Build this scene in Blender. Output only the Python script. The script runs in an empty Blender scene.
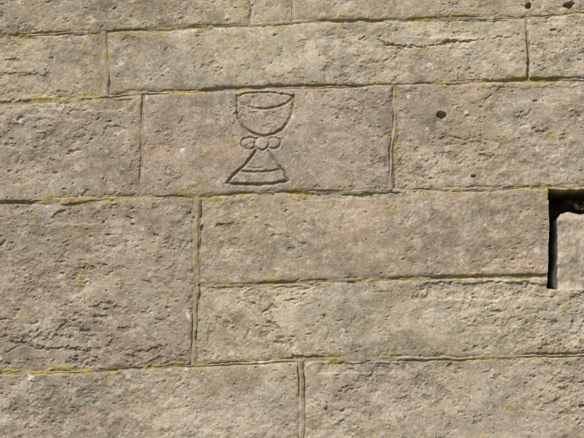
import bpy, math, numpy as np
from mathutils import Vector, Matrix
rng=np.random.default_rng(7)
S=0.003253            # metres per design unit
CZ=2.45
scene=bpy.context.scene
# ---------------- camera
cam_d=bpy.data.cameras.new("Camera"); cam=bpy.data.objects.new("Camera",cam_d)
scene.collection.objects.link(cam); scene.camera=cam
loc=Vector((0,-5.2,1.65)); tgt=Vector((0,0,CZ))
q=(tgt-loc).to_track_quat('-Z','Y')
M=Matrix.Translation(loc)@q.to_matrix().to_4x4()@Matrix.Rotation(math.radians(-1.6),4,'Z')
cam.matrix_world=M
cam_d.sensor_width=36; cam_d.lens=36*(tgt-loc).length/(584*S); cam_d.clip_end=2000
R=np.array(M.to_3x3()); C=np.array(loc); F=584*cam_d.lens/36
def wall_uv(X,Z,Y=0.0):   # survey: wall point -> design coords
    px=X-C[0]; py=Y-C[1]; pz=Z-C[2]
    a=px*R[0,0]+py*R[1,0]+pz*R[2,0]
    b=px*R[0,1]+py*R[1,1]+pz*R[2,1]
    c=-(px*R[0,2]+py*R[1,2]+pz*R[2,2])
    return 292+F*a/c, 219-F*b/c
def wall_pt(u,v,Y=0.0):
    d=R@np.array([(u-292)/F,(219-v)/F,-1.0])
    t=(Y-C[1])/d[1]
    return C+d*t
# ---------------- grid axes
def axis(lo,hi,a,b,step,grow=1.08,mx=0.05):
    mid=list(np.arange(a,b,step)); s=step; x=mid[-1]; up=[]
    while x<hi: s=min(s*grow,mx); x+=s; up.append(min(x,hi))
    s=step; x=a; dn=[]
    while x>lo: s=min(s*grow,mx); x-=s; dn.append(max(x,lo))
    return np.array(dn[::-1]+mid+up)
xs=axis(-4,4,-1.02,1.02,0.0015); zs=axis(0,5,CZ-0.78,CZ+0.78,0.0015)
nx,nz=len(xs),len(zs)
X,Z=np.meshgrid(xs,zs)
U,V=wall_uv(X,Z); U=U.astype(np.float32); V=V.astype(np.float32)
px_=xs/S; pz_=zs/S
def bs(t):
    return np.stack([(1-t)**3,3*t**3-6*t**2+4,-3*t**3+3*t**2+3*t+1,t**3],0)/6
def noise(sx,sy=None,seed=0):
    sy=sy or sx; r=np.random.default_rng(seed)
    cx=px_/sx; cz=pz_/sy; cx=cx-cx.min()+1; cz=cz-cz.min()+1
    L=r.standard_normal((int(cz.max())+5,int(cx.max())+5)).astype(np.float32)
    iz=cz.astype(int); w=bs(cz-iz).astype(np.float32)
    T=sum(w[k][:,None]*L[iz-1+k] for k in range(4))
    ix=cx.astype(int); w=bs(cx-ix).astype(np.float32)
    O=sum(w[k][None,:]*T[:,ix-1+k] for k in range(4))
    return O/0.48
def fbm(s,o=4,g=0.55,seed=0,an=1.0):
    t=0;a=1;n=0
    for k in range(o):
        t=t+a*noise(s*an/2**k,s/2**k,seed+k*17); n+=a*a; a*=g
    return t/math.sqrt(n)
def sst(a,b,x):
    t=np.clip((x-a)/(b-a),0,1); return t*t*(3-2*t)
def window(u0,v0,u1,v1):
    pts=[wall_pt(u,v) for u in(u0,u1) for v in(v0,v1)]
    a=np.searchsorted(xs,min(p[0] for p in pts)); b=np.searchsorted(xs,max(p[0] for p in pts))
    c=np.searchsorted(zs,min(p[2] for p in pts)); d=np.searchsorted(zs,max(p[2] for p in pts))
    return slice(c,d),slice(a,b)
# ---------------- courses
WU=U+0.8*noise(34,34,1)+0.34*noise(9,9,2)+0.18*noise(3,3,3)
WV=V+0.6*noise(50,34,4)+0.38*noise(10,9,5)+0.2*noise(3,3,6)
def flat(v0,sl=-0.03): return ([-2000,3000],[v0+2292*-sl,v0+2708*sl])
L_A=([-2000,0,100,250,290,400,525,584,3000],[100,36,30.5,25,22,20,17,14,-62])
L_2=([-2000,0,103,140,250,395,525,584,3000],[170,104,97,93.5,88.5,84,80,79,5])
L_3=([-2000,0,130,200,250,390,550,584,3000],[265,203,197.5,196,193,189.5,187,186,115])
L_4=([-2000,200,330,450,548,584,3000],[350,285,281.5,277.5,276,288,235])
L_5=([-2000,0,100,195,300,430,584,3000],[430,375,371,366,361,358,355,290])
above=[flat(a) for a in (-560,-462,-368,-262,-172,-72)]
below=[flat(a) for a in (468,560,668,760,862)]
lines=above+[L_A,L_2,L_3,L_4,L_5]+below
iA=len(above)
def hatch(lo,hi,r):
    o=[];x=lo
    while x<hi: o.append(x); x+=r.uniform(150,320)
    return o
verts={}
for i in range(len(lines)+1):
    r=np.random.default_rng(100+i); verts[i]=[(x,x,3.2,0.3) for x in hatch(-1000-r.uniform(0,150),1700,r)]
def setv(ci,lst,lo,hi):
    verts[ci]=[v for v in verts[ci] if v[0]<lo or v[0]>hi]+lst
setv(iA,[(-95,-95,4,0.3),(248,249,2.4,0.3),(291,290,3.6,0.6),(620,620,4,.3)],-200,740)
setv(iA+1,[(-130,-130,4,.3),(105,106.5,7.5,1.0),(526,527,2.8,0.2),(760,760,4,.3)],-260,880)
setv(iA+2,[(-120,-120,4,.3),(142.5,140,3.6,0.3),(396,391,5.4,0.75),(655,655,4,.3)],-240,780)
setv(iA+3,[(-70,-70,4,.3),(198,196,6.5,0.95),(628,628,4,.3)],-200,740)
setv(iA+4,[(-70,-70,4,.3),(197,194,6.5,0.95),(700,700,4,.3)],-200,820)
setv(iA+5,[(-180,-180,4,.3),(301.5,300,7.5,1.0),(690,690,4,.3)],-300,800)
LV=[np.interp(WU,l[0],l[1]).astype(np.float32) for l in lines]
course=np.zeros(U.shape,np.int32)
for a in LV: course+=(WV>a)
D=np.full(U.shape,50.,np.float32); RB=np.zeros(U.shape,np.float32); HZ=np.zeros(U.shape,np.float32)
for k,a in enumerate(LV):
    wv=3.8*(0.9+0.28*noise(45,60,200+k)); rb=np.clip(.42+.35*noise(55,70,250+k),0,.95)
    d=np.abs(WV-a)-wv/2
    if k==iA+3: d=np.where((U>195),d,50); 
    m=d<D; D[m]=d[m]; RB[m]=rb[m]; HZ[m]=1
bid=course*40
for ci,lst in verts.items():
    mc=course==ci
    if ci>0: top=LV[ci-1]
    else: top=LV[0]-100
    bot=LV[ci] if ci<len(LV) else top+100
    for (xt,xb,w,rb) in sorted(lst):
        t=np.clip((WV-top)/(np.maximum(bot-top,5)),0,1)
        xv=xt+(xb-xt)*t
        bid+=(mc&(WU>xv)).astype(np.int32)
        d=np.abs(WU-xv)-w/2
        m=mc&(d<D); D[m]=d[m]; RB[m]=rb; HZ[m]=0
def id_at(u,v):
    p=wall_pt(u,v); return bid[np.searchsorted(zs,p[2]),np.searchsorted(xs,p[0])]
tall_a,tall_b=id_at(100,240),id_at(100,340); bid[bid==tall_b]=tall_a
carv=id_at(200,150)
# ---------------- per-block properties
cols={}
base=np.array([0.44,0.345,0.235])
def setc(u,v,c,rough,pit,off=0): cols[int(id_at(u,v))]=(np.array(c),rough,pit,off)
setc(150,10,(.42,.335,.23),1.1,.7); setc(270,8,(.43,.345,.24),1.1,.5); setc(400,5,(.445,.36,.25),1.1,.6)
setc(50,70,(.42,.335,.23),1.2,1.0); setc(300,50,(.485,.40,.28),1.1,.5); setc(560,50,(.455,.37,.26),1.3,.8)
setc(60,150,(.42,.335,.24),1.2,.8); setc(200,150,(.41,.32,.235),.8,.28); setc(500,140,(.43,.34,.245),1.25,.75)
setc(100,280,(.39,.305,.22),1.45,1.45); setc(400,230,(.42,.325,.225),1.0,.35); setc(400,320,(.46,.38,.26),1.3,.8)
setc(100,410,(.46,.37,.265),1.15,.9); setc(450,400,(.44,.355,.255),1.2,.9)
ids,inv=np.unique(bid,return_inverse=True); inv=inv.reshape(bid.shape)
tab=np.zeros((len(ids),8),np.float32)
for k,i in enumerate(ids):
    r=np.random.default_rng(int(i)+999)
    c,ro,pi,of=cols.get(int(i),(base*r.uniform(.9,1.12)*np.array([1,r.uniform(.98,1.02),r.uniform(.95,1.06)]),1.,.8,0))
    tab[k]=[*c,ro,pi,r.uniform(-.002,.002)+of,r.uniform(-1,1),r.uniform(-1,1)]
T=tab[inv]
rgb=T[...,:3].copy(); rough=T[...,3]; pitd=T[...,4]
# ---------------- stone relief (metres)
H=T[...,5]+T[...,6]*0.0025*((U-292)/292)*0.5+T[...,7]*0.002*((V-219)/219)*0.5
tool=noise(10,2.4,31)*0.6+noise(5,3.2,32)
rg=sst(-.8,1.4,noise(50,35,33))
H+=rough*(0.0022*noise(60,45,10)+0.0013*noise(24,17,11)+0.0006*noise(11,8,12)
   +(0.40+0.60*rg)*(0.00046*noise(6,4.2,13)+0.00038*noise(2.8,2.2,14)+0.00022*noise(1.3,1.2,15)+0.00018*tool))
e=fbm(10,4,.75,50,1.5)+0.6*noise(70,50,60)
er=sst(1.1,2.3,e-0.6*(1-pitd))
H-=er*0.0025*np.clip(rough,.8,1.5)
e2=fbm(4,3,.8,80,1.3)+0.6*noise(40,40,61)
er2=sst(1.15,2.4,e2-0.5*(1-pitd)); H-=er2*0.0018
pitmask=np.clip(er*.5+er2*.6,0,1)
n1=noise(2.2,2.2,90); n2=noise(4,4,91)
def stamp(u,v,ru,rv,depth,ang=0.,sharp=.5,ns=1.):
    m=max(ru,rv)*1.7+2
    sl=window(u-m,v-m,u+m,v+m)
    du=U[sl]-u; dv=V[sl]-v; c,s_=math.cos(ang),math.sin(ang)
    a=(du*c+dv*s_)/ru; b=(-du*s_+dv*c)/rv
    d=np.sqrt(a*a+b*b)+ns*(0.16*n1[sl]+0.12*n2[sl])
    f=sst(1.0+sharp*.5,1.0-sharp,d)
    return sl,f
def pit(u,v,ru,rv,depth,ang=0.,sharp=.5,ns=1.):
    sl,f=stamp(u,v,ru,rv,depth,ang,sharp,ns)
    H[sl]-=f*depth; pitmask[sl]=np.maximum(pitmask[sl],f*min(1,depth/.004))
cl=noise(55,40,95)
for k in range(8500):
    u=rng.uniform(-30,614); v=rng.uniform(-30,468)
    p=wall_pt(u,v); i,j=np.searchsorted(zs,p[2]),np.searchsorted(xs,p[0])
    if rng.random()>0.17*pitd[i,j]*(1+.9*cl[i,j])+.04: continue
    s_=rng.lognormal(-.48,.42); ru=min(1.3*s_*rng.uniform(.8,1.9),3.6); rv=min(.9*s_,1.9)
    pit(u,v,ru,rv,rng.uniform(.0009,.0024)*min(s_+.25,1.5),rng.normal(-.1,.4),.75)
for a in [(442,115,5.2,3.4,.022,0,.3),(474,176,3.2,2,.012,0,.3),(529,5,2.8,3.2,.02,0,.3),(569,4.5,4.6,3.6,.025,0,.3),
          (202,228,2.0,4,.006,0,.6),(553,30,3,1.3,.005,0,.5),(130,357,7,2.4,.004,.2,.5),(70,350,9,1.8,.004,0,.5),
          (20,343,9,2.2,.004,.1,.5),(147,282,6,1.6,.003,.2,.5),(60,262,7,1.8,.003,0,.5),(110,235,6,1.6,.003,0,.5),
          (12,60,9,2.0,.004,0.1,.5),(536,101,3,1.5,.004,0,.5),(583,406,4,2,.008,0,.4),(497,312,7,1.8,.003,0,.6),
          (540,298,9,2.4,.003,.1,.6),(380,292,8,1.6,.0025,0,.6),(305,222,2,1.3,.003,0,.5)]: pit(*a,.8)
# ---------------- incised lines / cracks
def cr(pts,n=10,closed=False):
    P=np.array(pts,float); 
    if closed: P=np.vstack([P[-1],P,P[0],P[1]])
    else: P=np.vstack([2*P[0]-P[1],P,2*P[-1]-P[-2]])
    o=[]
    for i in range(1,len(P)-2):
        for t in np.linspace(0,1,n,endpoint=False):
            o.append(.5*((2*P[i])+(-P[i-1]+P[i+1])*t+(2*P[i-1]-5*P[i]+4*P[i+1]-P[i+2])*t*t+(-P[i-1]+3*P[i]-3*P[i+1]+P[i+2])*t**3))
    o.append(P[-2]); return np.array(o)
def dist(poly,pad=8,jit=.2):
    sl=window(poly[:,0].min()-pad,poly[:,1].min()-pad,poly[:,0].max()+pad,poly[:,1].max()+pad)
    u=U[sl]+jit*n2[sl]; v=V[sl]+jit*n1[sl]; d=np.full(u.shape,99.,np.float32)
    for a,b in zip(poly[:-1],poly[1:]):
        e_=b-a; t=np.clip(((u-a[0])*e_[0]+(v-a[1])*e_[1])/(e_@e_+1e-9),0,1)
        d=np.minimum(d,np.hypot(u-a[0]-t*e_[0],v-a[1]-t*e_[1]))
    return sl,d
groove=np.zeros(U.shape,np.float32)
def carve(pts,w,depth,closed=False,jit=.24):
    sl,d=dist(cr(pts,closed=closed),jit=jit)
    g=np.clip(1-d/w,0,1)**.75*depth*np.clip(1+.2*cl[sl]+.14*n2[sl]+.15*noise_w[sl],.3,1.5)
    groove[sl]=np.maximum(groove[sl],g)
noise_w=noise(16,16,96)
W=1.95;DP=.0078
carve([(237.5,97),(244,94.5),(255,93.2),(268,93),(281,94),(293,96.5)],W*.85,DP*.7)
carve([(237.5,97.5),(242,104),(251,108),(264,109.2),(278,107),(288,102.5),(293,96.5)],W*.9,DP*.8)
carve([(237.5,96.5),(237,106),(238.5,116),(243,126),(252,133),(264,136),(275,133.5),(285,126),(291,115),(293.5,105),(293.5,96.5)],W*1.1,DP)
carve([(259+7.2*math.cos(t)+2.5,143.5+6.6*math.sin(t)) for t in np.linspace(0,2*math.pi,9)[:-1]],W*.9,DP*.85,True)
carve([(256,139.5),(250.5,137.8),(244.5,139),(241.3,143.5),(244.5,148),(250.5,149.3),(256,147.3)],W*.9,DP*.8)
carve([(267.3,139.5),(272.5,137.8),(278,139),(281,143),(278,147.6),(272.5,149),(267.3,147.3)],W*.9,DP*.8)
carve([(256,151),(253,155),(247,163),(238,171),(231,177.5),(227,183)],W*1.0,DP)
carve([(268,151),(272,157),(278,165),(284,172),(288,180.5)],W*1.0,DP)
carve([(227,183),(240,184.3),(258,184.6),(274,183.4),(288,180.5)],W*1.1,DP)
carve([(238,171),(250,172),(264,172),(281,169.5)],W*.8,DP*.65)
carve([(244,166),(254,168),(262,168)],W*.55,DP*.3)
for pts,w,dp in [([(378,40),(388,45),(402,46),(412,48)],1.5,.005),([(409,46),(422,46.5),(436,45.5),(447,43.5)],1.1,.0035),([(444,42.5),(456,41.5),(466,42),(476,40)],1.7,.005),
                 ([(484,39),(493,38.5),(500,37),(510,37)],1.1,.003),
                 ([(288,360),(300,357),(330,358.5),(370,360)],1.8,.005),
                 ([(240,288),(290,287),(310,289)],1.1,.0025),
                 ([(5,352),(25,345),(42,349),(70,347),(90,352)],1.3,.003),
                 ([(118,353),(130,349),(142,355)],1.3,.003)]:
    carve(pts,w,dp,False,.7)
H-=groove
def loss(u0,v0,u1,v1,d):
    sl=window(u0-10,v0-10,u1+10,v1+10)
    cu,cv=(u0+u1)/2,(v0+v1)/2
    q_=1-np.maximum(np.abs(U[sl]-cu)/((u1-u0)/2),np.abs(V[sl]-cv)/((v1-v0)/2))
    f=sst(.0,.22,q_+.14*cl[sl]+.07*n2[sl]+.05*n1[sl]-.05); H[sl]-=f*d
for a in [(395,20,520,37,.003),(410,281,575,300,.004),(-20,335,95,372,.003),(60,98,140,112,.003),(-30,70,60,98,.003),(205,283,330,292,.002),(300,190,392,200,.002),
          (470,86,584,104,.002),(0,205,90,222,.002),(310,362,420,374,.0025)]: loss(*a)
# ---------------- joints
gj=noise(26,26,120)
rnd=sst(7,0,D); H-=0.0011*rnd**2
H-=0.0012*sst(2.2,0,D)*(1+.5*gj)
Mj=sst(.65,-.65,D+.18*n1)
fine=noise(3,3,130)*.0006+noise(7,7,131)*.0008
deep=np.clip(.0054+.0025*noise(40,40,132),.002,.010)
hm=-(deep*(1-RB)+.0012*RB)+fine
edge=np.exp(-((D+.8)/.8)**2)
hm-=edge*RB*.0052*np.clip(.75+.5*noise(16,16,133),0,1.4)
H=H*(1-Mj)+(hm+T[...,5]*.4)*Mj
# ---------------- colours
def mix(m,c):
    global rgb
    m=np.clip(m,0,1)[...,None]; rgb=rgb*(1-m)+np.array(c,np.float32)*m
f1=fbm(70,5,.6,300); f2=fbm(28,5,.65,320,1.3); f3=fbm(7,4,.95,340,1.2)
rgb*= (1+.075*f1+.075*f2+.09*f3)[...,None]
mix(.40*sst(.3,1.8,fbm(45,5,.7,360)),(.385,.27,.175))
mix(.42*sst(.4,1.8,fbm(32,5,.75,380)),(.34,.31,.25))
mix(.18*sst(.4,1.7,fbm(38,5,.7,400)),(.41,.36,.21))
mix(.35*sst(.3,1.7,fbm(26,5,.8,410)),(.55,.48,.375))
mix(.5*sst(.7,1.8,fbm(9,4,.95,420)),(.24,.185,.13))
mix(.45*sst(.85,1.9,fbm(7,4,.95,440)),(.62,.55,.43))
mix(.55*pitmask,(.22,.16,.10))
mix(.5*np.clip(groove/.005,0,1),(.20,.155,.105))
mix(.30*sst(6,0,D)*sst(-.6,1.2,noise(30,30,455)),(.33,.26,.145))
mix(Mj*.95,(.37,.285,.19)); 
mix(Mj*.42*np.clip(edge*RB+(1-RB)*sst(-1.2,1.2,noise(25,25,461)),0,1),(.17,.13,.08))
mix(Mj*.6*sst(.5,1.3,noise(9,6,462)),(.52,.46,.34))
# moss / yellow lichen along ledges
moss=np.zeros(U.shape,np.float32)
for u,v,ru,rv,s_ in [(62,199,42,5,1.),(120,196,20,3,.6),(175,194,22,3.5,.8),(210,198,26,4,.9),(238,195,18,4,1.),(303,194,22,4.5,1.1),(348,187,16,4,.7),(380,191,10,3,.5),
    (330,85,40,3,.8),(395,92,5,12,.8),(397,150,4,30,.7),(375,86,25,3.5,.8),(440,83,30,3,.7),(520,80,14,3.5,1.),(575,80,12,3,.6),(240,87,25,3,.6),(155,89,20,3,.6),(430,18,60,4,.9),(500,16,25,3,.8),(350,18,30,4,.7),(200,27,25,3,.7),(270,25,22,4,.7),(30,34,20,3.5,1.),
    (125,29,14,4,.7),(45,99,35,3.5,.9),(92,96,14,4,.7),(75,371,28,6,1.1),(30,373,25,3,.7),(135,369,18,4,.6),(8,369,10,4,.6),(290,281,40,3.5,.8),(370,280,40,3,.8),(460,276,45,3.5,.9),(525,275,22,3,.7),(235,284,20,3,.5),
    (470,358,60,3,.7),(340,360,30,3,.6),(555,357,30,3,.7),(551,189,9,5,1.2),(575,190,12,4,.9),(480,188,30,2.5,.6),(527,50,3,28,.7),(196,260,3.5,40,.35),(105,60,4,26,.4),(41,6,5,14,.7),(290,14,4,9,.6),
    (302,400,4,30,.35),(141,140,3,30,.3)]:
    sl=window(u-ru*1.6,v-rv*1.8,u+ru*1.6,v+rv*1.8)
    f=np.exp(-(((U[sl]-u)/ru)**2+((V[sl]-v)/rv)**2)*1.1)*s_; moss[sl]=np.maximum(moss[sl],f*1.05)
moss=np.maximum(moss,.44*np.exp(-(D/3.2)**2)*HZ)
mn=fbm(8,4,.9,500,1.6)
mm=sst(.40,1.0,moss+.30*mn)
mix(mm*.70,(.42,.31,.085)); mix(mm*.35*sst(0,1.3,noise(4,3,510)),(.22,.18,.06))
H+=mm*(.0006+.0005*noise(2.5,2.5,511))
def lich(u,v,r,a=.8,asp=1.,c=(.70,.67,.59)):
    m=r*2+2; sl=window(u-m,v-m*asp,u+m,v+m*asp)
    d=np.sqrt(((U[sl]-u)/r)**2+((V[sl]-v)/(r*asp))**2)+.28*n1[sl]+.2*n2[sl]
    f=(sst(1.35,.5,d)*a)[...,None]
    rgb[sl]=rgb[sl]*(1-f)+np.array(c,np.float32)*f
    H[sl]+=f[...,0]*.0003
for a in [(188.5,316,2.4,.9,2.),(228,17,2.6,.75),(183,150,2.2,.85),(427,128,2.1,.85),(408,96,2.2,.8),(86,33,2.3,.6),(121,64,2.0,.6),(237,55,2.2,.6),(293,118,1.8,.6),
          (272,38,2.2,.6),(430,65,2.4,.5),(466,112,1.9,.8),(538,148,2.,.7),(315,140,1.8,.6),(40,110,2.2,.55),(20,122,2.2,.5),(70,140,2.,.5),(352,230,1.7,.6),(308,262,1.9,.6),
          (165,214,2.2,.6),(335,308,2.,.5),(251,318,2.,.5),(296,350,2.8,.5),(232,352,2.4,.5),(395,311,2.,.5),(30,377,2.8,.7),(170,371,2.6,.6),(12,300,1.8,.5),(128,377,2.4,.5),
          (489,20,2.6,.5),(20,2,2.8,.5),(462,262,2.,.5),(143,228,1.8,.5),(28,258,1.8,.5),(346,425,1.8,.5),(236,280,2.4,.65,1.),(459,20,2.6,.5)]: lich(*a)
for k in range(620):
    v=rng.uniform(-20,458); u=rng.uniform(-20,604)
    if rng.random()<.45:
        ln=[L_A,L_2,L_3,L_4,L_5][rng.integers(5)]
        v=np.interp(u,ln[0],ln[1])+rng.normal(0,4.5)
        if ln is L_4 and u<200: continue
    r=min(rng.lognormal(-.22,.42),2.4); lich(u,v,r,rng.uniform(.2,.65),rng.uniform(.7,1.3),(.68,.64,.54) if rng.random()<.75 else (.58,.53,.39))
for k in range(320):
    u=rng.uniform(-20,604); v=rng.uniform(-20,458); lich(u,v,min(rng.lognormal(-.1,.5),3),rng.uniform(.3,.55),rng.uniform(.6,1.2),(.20,.165,.115))
# ---------------- missing-stone recess at right
hu=U+.35*n2+.6*noise(14,14,610); hv=V+.35*n2+.6*noise(14,14,611)
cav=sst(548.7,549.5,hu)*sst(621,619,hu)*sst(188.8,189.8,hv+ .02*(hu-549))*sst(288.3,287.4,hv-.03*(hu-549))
plug_top=211-3*np.exp(-((U-572)/6.)**2)+np.clip(563-U,0,20)*1.3
plug=sst(555.5,556.7,hu+.3*noise(10,10,600))*sst(617,613,hu)*sst(-.6,.8,hv-plug_top)
hc=-.19-.02*noise(14,14,601)
hp=-.030+.003*noise(14,12,602)+.0018*noise(6,6,603)-.013*sst(11,0,np.minimum(hu-555.5,hv-plug_top))**2+.0008*noise(2.5,2.5,604)-.001*er
hin=hc*(1-plug)+hp*plug
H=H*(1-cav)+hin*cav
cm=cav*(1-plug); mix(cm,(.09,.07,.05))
pc=(cav*plug); g=(1+.10*noise(20,20,605)+.10*f3)[...,None]
rgb=rgb*(1-pc[...,None])+np.array((.46,.385,.28),np.float32)*g*pc[...,None]
rgb*=np.array((1.0,1.005,1.045),np.float32)
rgb=np.clip(rgb,.02,.78)
H=np.clip(H,-.27,.03)
# ---------------- mesh
idx=np.arange(nx*nz).reshape(nz,nx)
quads=np.stack([idx[:-1,:-1],idx[:-1,1:],idx[1:,1:],idx[1:,:-1]],-1)
isc=(bid==carv); fc=isc[:-1,:-1]&isc[1:,1:]&isc[:-1,1:]&isc[1:,:-1]
co=np.stack([X,-H,Z],-1).reshape(-1,3).astype(np.float32); colr=rgb.reshape(-1,3)
def build(name,q,extra=None):
    used=np.unique(q); rm=np.full(nx*nz,-1,np.int64); rm[used]=np.arange(len(used))
    c=co[used]; cc=colr[used]; f=rm[q]
    if extra is not None:
        ring=np.concatenate([idx[0,:],idx[1:,-1],idx[-1,-2::-1],idx[-2:0:-1,0]])
        b=co[ring].copy(); b[:,1]=.6; n0=len(c); n=len(ring)
        c=np.vstack([c,b]); cc=np.vstack([cc,colr[ring]])
        k=np.arange(n); k2=(k+1)%n; rr=rm[ring]
        f=np.vstack([f,np.stack([rr[k],n0+k,n0+k2,rr[k2]],-1)])
        cs=[0,nx-1,nx-1+nz-1,2*(nx-1)+nz-1]
        f=np.vstack([f,[[n0+cs[0],n0+cs[3],n0+cs[2],n0+cs[1]]]])
    me=bpy.data.meshes.new(name); me.vertices.add(len(c)); me.vertices.foreach_set("co",c.ravel())
    me.loops.add(f.size); me.loops.foreach_set("vertex_index",f.ravel().astype(np.int32))
    me.polygons.add(len(f)); me.polygons.foreach_set("loop_start",np.arange(0,f.size,4,dtype=np.int32))
    try: me.polygons.foreach_set("loop_total",np.full(len(f),4,np.int32))
    except Exception: pass
    me.update(calc_edges=True)
    me.polygons.foreach_set("use_smooth",np.ones(len(f),bool))
    at=me.color_attributes.new("stone_col",'FLOAT_COLOR','POINT')
    at.data.foreach_set("color",np.hstack([cc,np.ones((len(cc),1))]).astype(np.float32).ravel())
    ob=bpy.data.objects.new(name,me); scene.collection.objects.link(ob); return ob
wall=build("stone_wall",quads[~fc],True); chal=build("chalice_carving",quads[fc])
# ---------------- materials
def mat(name):
    m=bpy.data.materials.new(name); m.use_nodes=True; return m,m.node_tree.nodes,m.node_tree.links,m.node_tree.nodes["Principled BSDF"]
m,N,Lk,bsdf=mat("weathered_sandstone")
at=N.new("ShaderNodeAttribute"); at.attribute_name="stone_col"
tc=N.new("ShaderNodeTexCoord")
nz1=N.new("ShaderNodeTexNoise"); nz1.inputs["Scale"].default_value=160; nz1.inputs["Detail"].default_value=2; nz1.inputs["Roughness"].default_value=.65
Lk.new(tc.outputs["Object"],nz1.inputs["Vector"])
mr=N.new("ShaderNodeMapRange"); mr.inputs[1].default_value=.3; mr.inputs[2].default_value=.7; mr.inputs[3].default_value=.8; mr.inputs[4].default_value=1.2
Lk.new(nz1.outputs["Fac"],mr.inputs[0])
vm=N.new("ShaderNodeVectorMath"); vm.operation='SCALE'
Lk.new(at.outputs["Color"],vm.inputs[0]); Lk.new(mr.outputs[0],vm.inputs["Scale"]); Lk.new(vm.outputs[0],bsdf.inputs["Base Color"])
nz2=N.new("ShaderNodeTexNoise"); nz2.inputs["Scale"].default_value=210; nz2.inputs["Detail"].default_value=1.5
Lk.new(tc.outputs["Object"],nz2.inputs["Vector"])
bp=N.new("ShaderNodeBump"); bp.inputs["Strength"].default_value=.65; bp.inputs["Distance"].default_value=.0015
Lk.new(nz2.outputs["Fac"],bp.inputs["Height"]); Lk.new(bp.outputs[0],bsdf.inputs["Normal"])
bsdf.inputs["Roughness"].default_value=.93; bsdf.inputs["Specular IOR Level"].default_value=.2
wall.data.materials.append(m); chal.data.materials.append(m)
# ---------------- dead leaves lodged in the recess
m2,N,Lk,b2=mat("dry_leaf"); b2.inputs["Roughness"].default_value=.8
nn=N.new("ShaderNodeTexNoise"); nn.inputs["Scale"].default_value=90
rp=N.new("ShaderNodeValToRGB"); rp.color_ramp.elements[0].color=(.05,.022,.014,1); rp.color_ramp.elements[1].color=(.15,.062,.035,1)
Lk.new(nn.outputs["Fac"],rp.inputs[0]); Lk.new(rp.outputs[0],b2.inputs["Base Color"])
vv=[];ff=[]
r=np.random.default_rng(5)
for k in range(14):
    c=wall_pt(r.uniform(568,600),r.uniform(202,208),r.uniform(.03,.07)); L=r.uniform(.018,.032); w=L*.3
    ang=Matrix.Rotation(r.uniform(-.9,.9),3,'Y')@Matrix.Rotation(r.uniform(-.6,.9),3,'X')@Matrix.Rotation(r.uniform(-.5,.5),3,'Z')
    n0=len(vv)
    for i in range(9):
        t=i/8; ww=w*math.sin(math.pi*min(1,t*.96+.02))**.9
        for j in range(-2,3):
            p=Vector(((t-.5)*L, -.004*math.sin(t*3), ww*j/2)); p.y+=abs(j)*.0022-(t-.5)**2*.02
            vv.append(tuple(Vector(c)+ang@p))
    for i in range(8):
        for j in range(4):
            a=n0+i*5+j; ff.append((a,a+1,a+6,a+5))
me=bpy.data.meshes.new("dead_leaves"); me.from_pydata(vv,[],ff); me.materials.append(m2)
for p in me.polygons: p.use_smooth=True
scene.collection.objects.link(bpy.data.objects.new("dead_leaves",me))
# ---------------- ground
m3,N,Lk,b3=mat("grass_ground"); b3.inputs["Roughness"].default_value=.95
nn=N.new("ShaderNodeTexNoise"); nn.inputs["Scale"].default_value=3; nn.inputs["Detail"].default_value=8
tc=N.new("ShaderNodeTexCoord"); Lk.new(tc.outputs["Object"],nn.inputs["Vector"])
rp=N.new("ShaderNodeValToRGB"); rp.color_ramp.elements[0].color=(.05,.065,.025,1); rp.color_ramp.elements[1].color=(.12,.12,.06,1)
Lk.new(nn.outputs["Fac"],rp.inputs[0]); Lk.new(rp.outputs[0],b3.inputs["Base Color"])
me=bpy.data.meshes.new("ground"); g=600
me.from_pydata([(-g,-g,0.01),(g,-g,0.01),(g,g,0.01),(-g,g,0.01)],[],[(0,1,2,3)]); me.materials.append(m3)
scene.collection.objects.link(bpy.data.objects.new("ground",me))
# ---------------- light
el=math.radians(50); az=math.radians(39)
sv=Vector((-math.sin(az)*math.cos(el),-math.cos(az)*math.cos(el),math.sin(el)))
sd=bpy.data.lights.new("sun",'SUN'); sd.energy=4.5; sd.angle=math.radians(.5); sd.color=(1,.945,.865)
so=bpy.data.objects.new("sun",sd); scene.collection.objects.link(so)
so.rotation_euler=(-sv).to_track_quat('-Z','Y').to_euler(); so.location=sv*20
w=bpy.data.worlds.new("World"); scene.world=w; w.use_nodes=True
sk=w.node_tree.nodes.new("ShaderNodeTexSky"); sk.sky_type='NISHITA'; sk.sun_disc=False
sk.sun_elevation=el; sk.sun_rotation=math.atan2(sv.x,sv.y)
bg=w.node_tree.nodes["Background"]; bg.inputs[1].default_value=.08
w.node_tree.links.new(sk.outputs[0],bg.inputs[0])
scene.view_settings.view_transform='Standard'; scene.view_settings.look='None'; scene.view_settings.exposure=0
print("verts",nx*nz)
